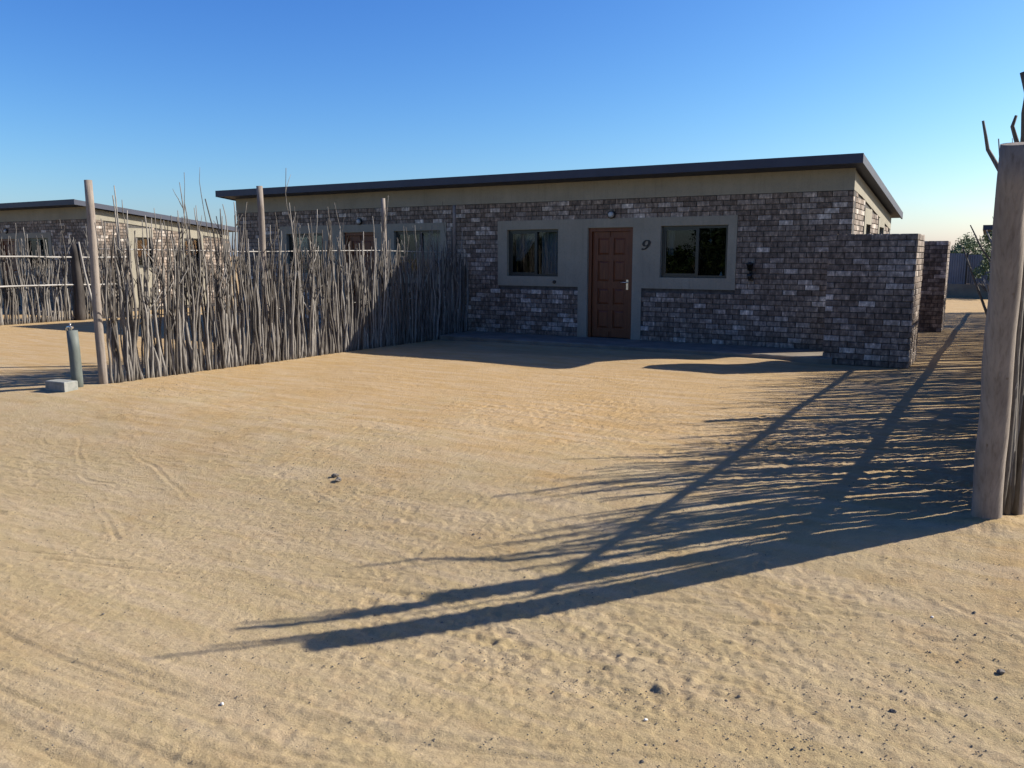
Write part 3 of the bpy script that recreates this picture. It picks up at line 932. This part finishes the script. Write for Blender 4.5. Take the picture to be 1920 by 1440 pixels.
# thick round pole at the street end, leaning towards the street
mb = MB(); pts = []; rad = []
for i in range(13):
    t = i / 12; h = -.25 + 2.44 * t
    pts.append((-.07 - .008 * h + .004 * math.sin(i * 1.7), .02 - .212 * h, h)); rad.append(.084 - .008 * t + .0015 * math.sin(i * 2.3))
mb.tube(pts, rad, 20)
tag(mb.build('post', M['post'], rf), 'thick smooth round pole leaning towards the street')
for y, x, h, r in ((.20, .07, 2.15, .055), (4.4, .09, 2.3, .05), (8.6, .09, 2.3, .05), (12.8, .09, 2.3, .05), (17, .09, 2.3, .05), (22, .09, 2.3, .05)):
    o = link('post', pole(h, r * 1.15, r, int(y * 50) + 7), rf); o.location = (x, y, gz(.07, 5.72 + y))
# long forked branches standing up beside the pole
def branch(pts, r0, r1):
    mb = MB(); n = len(pts); mb.tube(pts, [r0 + (r1 - r0) * i / (n - 1) for i in range(n)], 7)
    o = mb.build('stick', M['stick'], rf); return o
branch([(.02, .40, -.1), (.03, .42, 1.2), (-.08, .48, 1.95), (-.15, .55, 2.11), (-.20, .58, 2.20), (-.245, .60, 2.28), (-.262, .58, 2.36), (-.285, .58, 2.46)], .022, .008)
branch([(.03, .12, -.1), (.0, .10, 1.2), (-.02, .04, 2.0), (-.045, -.05, 2.28), (-.055, -.06, 2.40), (-.05, -.07, 2.50), (-.085, -.08, 2.62)], .032, .018)
branch([(.05, .2, -.1), (.02, .15, 1.6), (-.02, .0, 2.3), (-.015, -.02, 2.42), (-.045, -.04, 2.58)], .032, .016)
branch([(.08, .15, -.1), (.06, .15, 1.6), (.03, .1, 2.3), (.05, .1, 2.5), (.0, .08, 2.72)], .024, .010)
branch([(-.07, .05, 2.0), (-.085, .03, 2.25), (-.115, .02, 2.34), (-.10, .02, 2.40)], .016, .008)

for k in range(4):                              # bunch of heavy sticks bound to the pole
    a = .10 + .035 * k; tp = (2.80, 2.5, 2.68, 2.45)[k]
    pp = [(.0 + .02 * k + .015 * math.sin(3 * z_ + k), a - .15 * z_ + .02 * math.sin(2 * z_ + 2 * k), z_) for z_ in np.linspace(-.1, tp, 8)]
    branch(pp, .026, .010)

# ------------------------------------------------------------------ standpipe, block
sp = empty('standpipe', (-9.77, 5.95, 0)); tag(sp, 'short grey-green standpipe with a small tap on top, beside the fence end post', 'standpipe')
mb = MB(); mb.tube([(0, 0, -.1), (0, 0, .15), (-.01, 0, .45), (-.025, 0, .70)], [.068, .066, .065, .064], 18); mb.build('pipe', M['pipe'], sp)
mb = MB(); mb.tube([(-.045, 0, .70), (-.05, 0, .745)], [.014, .014], 8); mb.tube([(-.01, 0, .735), (-.07, 0, .74), (-.115, 0, .735), (-.135, 0, .715), (-.137, 0, .69)], [.015, .015, .014, .013, .015], 8)
mb.tube([(-.055, 0, .745), (-.055, 0, .78)], [.007, .007], 6); mb.tube([(-.085, .01, .782), (-.02, -.01, .782)], [.008, .008], 6)
mb.build('tap', M['steel'], sp)
bk = MB()
bx0, bx1, by0, by1, bz = -.17, .17, -.09, .09, .115
c = .008
v = [(bx0, by0, -.03), (bx1, by0, -.03), (bx1, by1, -.03), (bx0, by1, -.03), (bx0, by0, bz - c), (bx1, by0, bz - c), (bx1, by1, bz - c), (bx0, by1, bz - c),
     (bx0 + c, by0 + c, bz), (bx1 - c, by0 + c, bz), (bx1 - c, by1 - c, bz), (bx0 + c, by1 - c, bz)]
bk.add(v, [(0, 1, 5, 4), (1, 2, 6, 5), (2, 3, 7, 6), (3, 0, 4, 7), (4, 5, 9, 8), (5, 6, 10, 9), (6, 7, 11, 10), (7, 4, 8, 11), (8, 9, 10, 11)])
o = bk.build('concrete_block', M['block'], None); o.location = (-9.72, 5.72, gz(-9.7, 5.7)); o.rotation_euler = (0, 0, .10)
tag(o, 'cement block lying on the sand at the foot of the standpipe', 'block')

# ------------------------------------------------------------------ stones
def stone_mesh(seed, flat=.6):
    rnd = random.Random(seed); V = []; n, m = 9, 6
    off = Vector((rnd.uniform(0, 50), rnd.uniform(0, 50), 0))
    for j in range(m + 1):
        th = math.pi * j / m
        for i in range(n):
            p = Vector((math.sin(th) * math.cos(6.2832 * i / n), math.sin(th) * math.sin(6.2832 * i / n), math.cos(th)))
            k = 1 + .45 * mnoise.noise(p * 1.3 + off); V.append((p.x * k, p.y * k * .75, p.z * k * flat))
    F = [(j * n + i, (j + 1) * n + i, (j + 1) * n + (i + 1) % n, j * n + (i + 1) % n) for j in range(m) for i in range(n)]
    me = bpy.data.meshes.new('stone'); me.from_pydata(V, [], F); me.update(); return me
def stone(x, y, s, label, mat='stone', seed=0, flat=.6):
    me = stone_mesh(seed, flat); me.materials.append(M[mat])
    o = link('stone', me); o.location = (x, y, gz(x, y) + s * .22); o.scale = (s, s, s); o.rotation_euler = (0, 0, seed)
    return tag(o, label, 'stone', 'loose stones on the sand')
stone(-4.42, 4.72, .030, 'dark lump of stone in the middle of the sand, left one of the pair', seed=1)
stone(-4.33, 4.66, .034, 'dark lump of stone in the middle of the sand, right one of the pair', seed=2)
stone(-.27, 3.55, .015, 'small dark stone on the sand at lower right, in front of the leaning pole', seed=3)
stone(.11, 4.05, .020, 'dark stone near the right edge, just past the foot of the leaning pole', seed=4)
stone(-.19, 4.4, .009, 'tiny white stone between the pole shadow and the right edge', 'palestone', seed=5)
stone(-2.75, 2.2, .009, 'tiny pale stone at lower left, just below the tip of the pole shadow', 'palestone', seed=6)
stone(-1.14, 3.0, .009, 'tiny pale stone in the scuffed sand at bottom centre', 'palestone', seed=7)
# countless grit: one object
gb_v = []; gb_f = []
base = stone_mesh(50); bv = np.array([v_.co[:] for v_ in base.vertices]); bf = [tuple(p.vertices) for p in base.polygons]
oct_v = np.array([(1, 0, 0), (0, 1, 0), (-1, 0, 0), (0, -1, 0), (0, 0, .7), (0, 0, -.5)], float); oct_f = [(0, 1, 4), (1, 2, 4), (2, 3, 4), (3, 0, 4), (1, 0, 5), (2, 1, 5), (3, 2, 5), (0, 3, 5)]
for k in range(5200):
    if k < 3200: x = random.uniform(-6.5, .9); yy = 1.2 + 6 * random.random() ** 1.4
    else:
        cx, cy = random.choice(((-1.0, 3.1), (-.4, 3.4), (-.1, 3.9), (-4.4, 4.7), (-2.0, 3.0), (-8.5, 6.3), (-.5, 2.9))); x = cx + random.gauss(0, .45); yy = cy + random.gauss(0, .35)
    s = random.uniform(.0018, .006) * (1.8 if random.random() < .03 else 1)
    R = Matrix.Rotation(random.uniform(0, 6.28), 3, 'Z'); n = len(gb_v); z = gz(x, yy) + random.uniform(-.001, .005)
    for q_ in oct_v:
        p = R @ Vector(q_); gb_v.append((x + p.x * s * random.uniform(.7, 1.2), yy + p.y * s, z + p.z * s))
    gb_f += [tuple(i + n for i in t) for t in oct_f]
me = bpy.data.meshes.new('gravel'); me.from_pydata(gb_v, [], gb_f); me.update(); me.materials.append(M['stone'])
tag(link('gravel', me), 'fine dark grit scattered over the sand', kind='stuff')

# ------------------------------------------------------------------ things behind the glass
def curtain(x0, x1, z0, z1, y, label, gather=0.0, amp=.022):
    mb = MB(); n = 60; rows = 12; v = []
    for j in range(rows + 1):
        t = j / rows
        for i in range(n + 1):
            s = i / n
            xa = x0; xb = x1 - (x1 - x0) * gather * max(0, t) ** 1.2
            v.append((xa + (xb - xa) * s, y + amp * math.sin(s * 34 + .6 * math.sin(t * 3)) * (.5 + .5 * t), z1 + (z0 - z1) * t))
    f = [(j * (n + 1) + i, j * (n + 1) + i + 1, (j + 1) * (n + 1) + i + 1, (j + 1) * (n + 1) + i) for j in range(rows) for i in range(n)]
    mb.add(v, f, True)
    o = mb.build('curtain', M['curtain'], None)
    me = o.data; 
    md = o.modifiers.new('thickness', 'SOLIDIFY'); md.thickness = .002
    return tag(o, label, 'curtain', 'curtains hanging behind the windows')
curtain(-8.38, -7.86, 1.5, 2.08, 14.26, 'gathered net curtain in the left half of the window left of the red-brown door', .75)
curtain(-7.80, -7.30, 1.22, 2.08, 14.27, 'straight blue-grey curtain in the right half of the window left of the red-brown door')
curtain(-5.24, -5.12, 1.6, 2.1, 14.27, 'narrow curtain at the left edge of the window right of the figure 9', .2)
curtain(-10.75, -10.05, 1.26, 2.06, 14.26, 'pale curtain in the window behind the stick fence, nearest the fence end')
curtain(-14.2, -13.7, 1.26, 2.08, 14.26, 'dim curtain in the farthest left window of the long house', .3)
# small things standing on the inner sill of the right window
mb = MB(); mb.tube([(0, 0, 0), (0, 0, .02), (0, 0, .07), (0, 0, .10)], [.045, .042, .02, .004], 8)
o = mb.build('ornament', M['white'], None); o.location = (-4.25, 14.22, 1.235); tag(o, 'small white pointed ornament on the sill of the right window', 'ornament')
mb = MB(); mb.tube([(0, 0, 0), (0, 0, .012), (0, 0, .03)], [.05, .075, .08], 12)
o = mb.build('saucer', M['white'], None); o.location = (-4.42, 14.23, 1.235); tag(o, 'small white dish on the sill of the right window beside the ornament', 'dish')
mb = MB()  # glint in the right window, modelled as a white star shape
c = Vector((0, 0, 0))
v = []; 
for i in range(16):
    a = i * math.pi / 8; r = (.055 if i % 4 == 0 else .012 if i % 2 else .03)
    v.append((r * math.cos(a), 0, r * math.sin(a)))
v += [(0, -.008, 0), (0, .008, 0)]
mb.add(v, [(i, (i + 1) % 16, 16) for i in range(16)] + [((i + 1) % 16, i, 17) for i in range(16)])
mb.tube([(0, 0, .05), (0, 0, .22)], [.0012, .0012], 4)
o = mb.build('star_glint', M['white'], None); o.location = (-4.44, 14.16, 1.86); tag(o, 'small white star shape standing for a glint in the glass of the right window', 'ornament')

# ------------------------------------------------------------------ background on the right
bw = empty('boundary_wall', (-3.2, 37.0, 0)); tag(bw, 'dark blue-grey corrugated sheet wall on a low plinth at the end of the lane', 'wall')
mb = MB(); mb.box(0, 9, -.10, .12, -.1, .52); mb.build('plinth', M['concrete'], bw)
for i in range(10):
    mb = MB(); x = i * .9; n = 22; v = []
    dy = .0 if i % 2 else .012
    if i >= 2: dy += .18
    for j in range(n + 1):
        yy = dy + .018 * math.cos(j * math.pi) * 1.0
        for z in (.521, 1.70 - (.05 if i >= 2 else 0)): v.append((x + .895 * j / n, yy, z))
    mb.add(v, [(2 * j, 2 * j + 2, 2 * j + 3, 2 * j + 1) for j in range(n)])
    o = mb.build('sheet', M['sheet'], bw); md = o.modifiers.new('thickness', 'SOLIDIFY'); md.thickness = .004
for x in (0.02, 1.8, 3.6, 5.4, 7.2, 8.9):
    mb = MB(); mb.box(x - .03, x + .03, -.07, -.03, .52, 1.73); mb.build('post', M['black'], bw)

def tree(loc, h, crown_r, label, n=2600, seed=1, trunk_h=.9, name='tree'):
    rnd = random.Random(seed); r = empty(name, loc); tag(r, label, 'tree' if name == 'tree' else 'shrub')
    mb = MB(); mb.tube([(0, 0, -.1), (.03, .02, trunk_h * .5), (-.02, .0, trunk_h)], [.10, .08, .06], 8)
    for k in range(7):
        a = rnd.uniform(0, 6.28); d = Vector((math.cos(a), math.sin(a), rnd.uniform(.6, 1.4))).normalized(); p = Vector((-.02, 0, trunk_h - .05))
        mb.tube([p, p + d * crown_r * .4, p + d * crown_r * .8 + Vector((0, 0, .08))], [.04, .025, .008], 5)
    mb.build('trunk', M['stick'], r)
    cl = [(Vector((rnd.gauss(0, crown_r * .45), rnd.gauss(0, crown_r * .45), trunk_h + (h - trunk_h) * rnd.uniform(.15, .85))), rnd.uniform(.25, .5) * crown_r) for _ in range(16)]
    v = []; f = []
    for k in range(n):
        c, cr = rnd.choice(cl)
        d = Vector((rnd.gauss(0, 1), rnd.gauss(0, 1), rnd.gauss(0, 1))).normalized() * cr * rnd.uniform(.5, 1.05)
        p = c + d; s = rnd.uniform(.03, .07) * (1 if crown_r < 1.3 else 2.6)
        a = Vector((rnd.gauss(0, 1), rnd.gauss(0, 1), rnd.gauss(0, 1))).normalized(); b = a.orthogonal().normalized()
        m = len(v); v += [tuple(p - a * s), tuple(p + b * s * .5), tuple(p + a * s), tuple(p - b * s * .5)]; f.append((m, m + 1, m + 2, m + 3))
    me = bpy.data.meshes.new('crown'); me.from_pydata(v, [], f); me.update(); me.materials.append(M['leaf']); link('crown', me, r)
    return r
tree((-1.35, 41.5, 0), 2.45, 1.0, 'low bushy green tree showing over the corrugated wall', 3600, 4)
tree((-2.3, 43.5, 0), 2.3, .7, 'small rounded tree at the left over the corrugated wall, beside the bushy one', 2200, 9)
tree((-.55, 36.0, 0), 2.75, .6, 'tall dark green shrub in front of the corrugated wall, beside the near pole', 3000, 6, .3, 'shrub')

# unseen dark shrubs, added across the street only for the window panes to mirror
for k, (x_, y_, h_, r_) in enumerate(((-9.6, -9.5, 3.0, 1.5), (-12.6, -10.5, 3.5, 1.8), (-16.5, -9.8, 2.7, 1.6), (-20.2, -10.5, 3.3, 1.8), (-24.0, -10.0, 3.0, 1.6))):
    tree((x_, y_, -.3), h_, r_, ('unseen broad dark shrub added across the street for its reflection, first from the yard entrance', 'unseen tallest dark shrub added across the street for its reflection', 'unseen lowest dark shrub added across the street for its reflection, in the middle',
          'unseen second tallest dark shrub added across the street for its reflection', 'unseen dark shrub added across the street for its reflection, farthest from the yard entrance')[k], 5200, 20 + k, .3, 'shrub')

# house beyond the wall
hb = empty('plastered_house', (-.75, 44.6, 0)); tag(hb, 'plastered house with a dark overhanging roof behind the wall at the lane end', 'house')
mb = MB(); mb.box(0, 9, 0, 5, 0, 2.75); mb.build('wall', M['plaster'], hb)
mb = MB()
v = [(-.4, -.5, 2.78), (9.4, -.5, 2.78), (9.4, 5.4, 2.3), (-.4, 5.4, 2.3), (-.4, -.5, 3.0), (9.4, -.5, 3.0), (9.4, 5.4, 2.5), (-.4, 5.4, 2.5)]
mb.add(v, [(0, 3, 2, 1), (4, 5, 6, 7), (0, 1, 5, 4), (1, 2, 6, 5), (2, 3, 7, 6), (3, 0, 4, 7)]); mb.build('roof', M['roof'], hb)
mb = MB(); mb.box(2, 3.2, -.03, -.002, 1.2, 2.1); w = mb.build('window', M['alu'], hb)
mb = MB(); mb.box(2.05, 3.15, -.036, -.031, 1.25, 2.05); mb.build('pane', M['glass'], w)
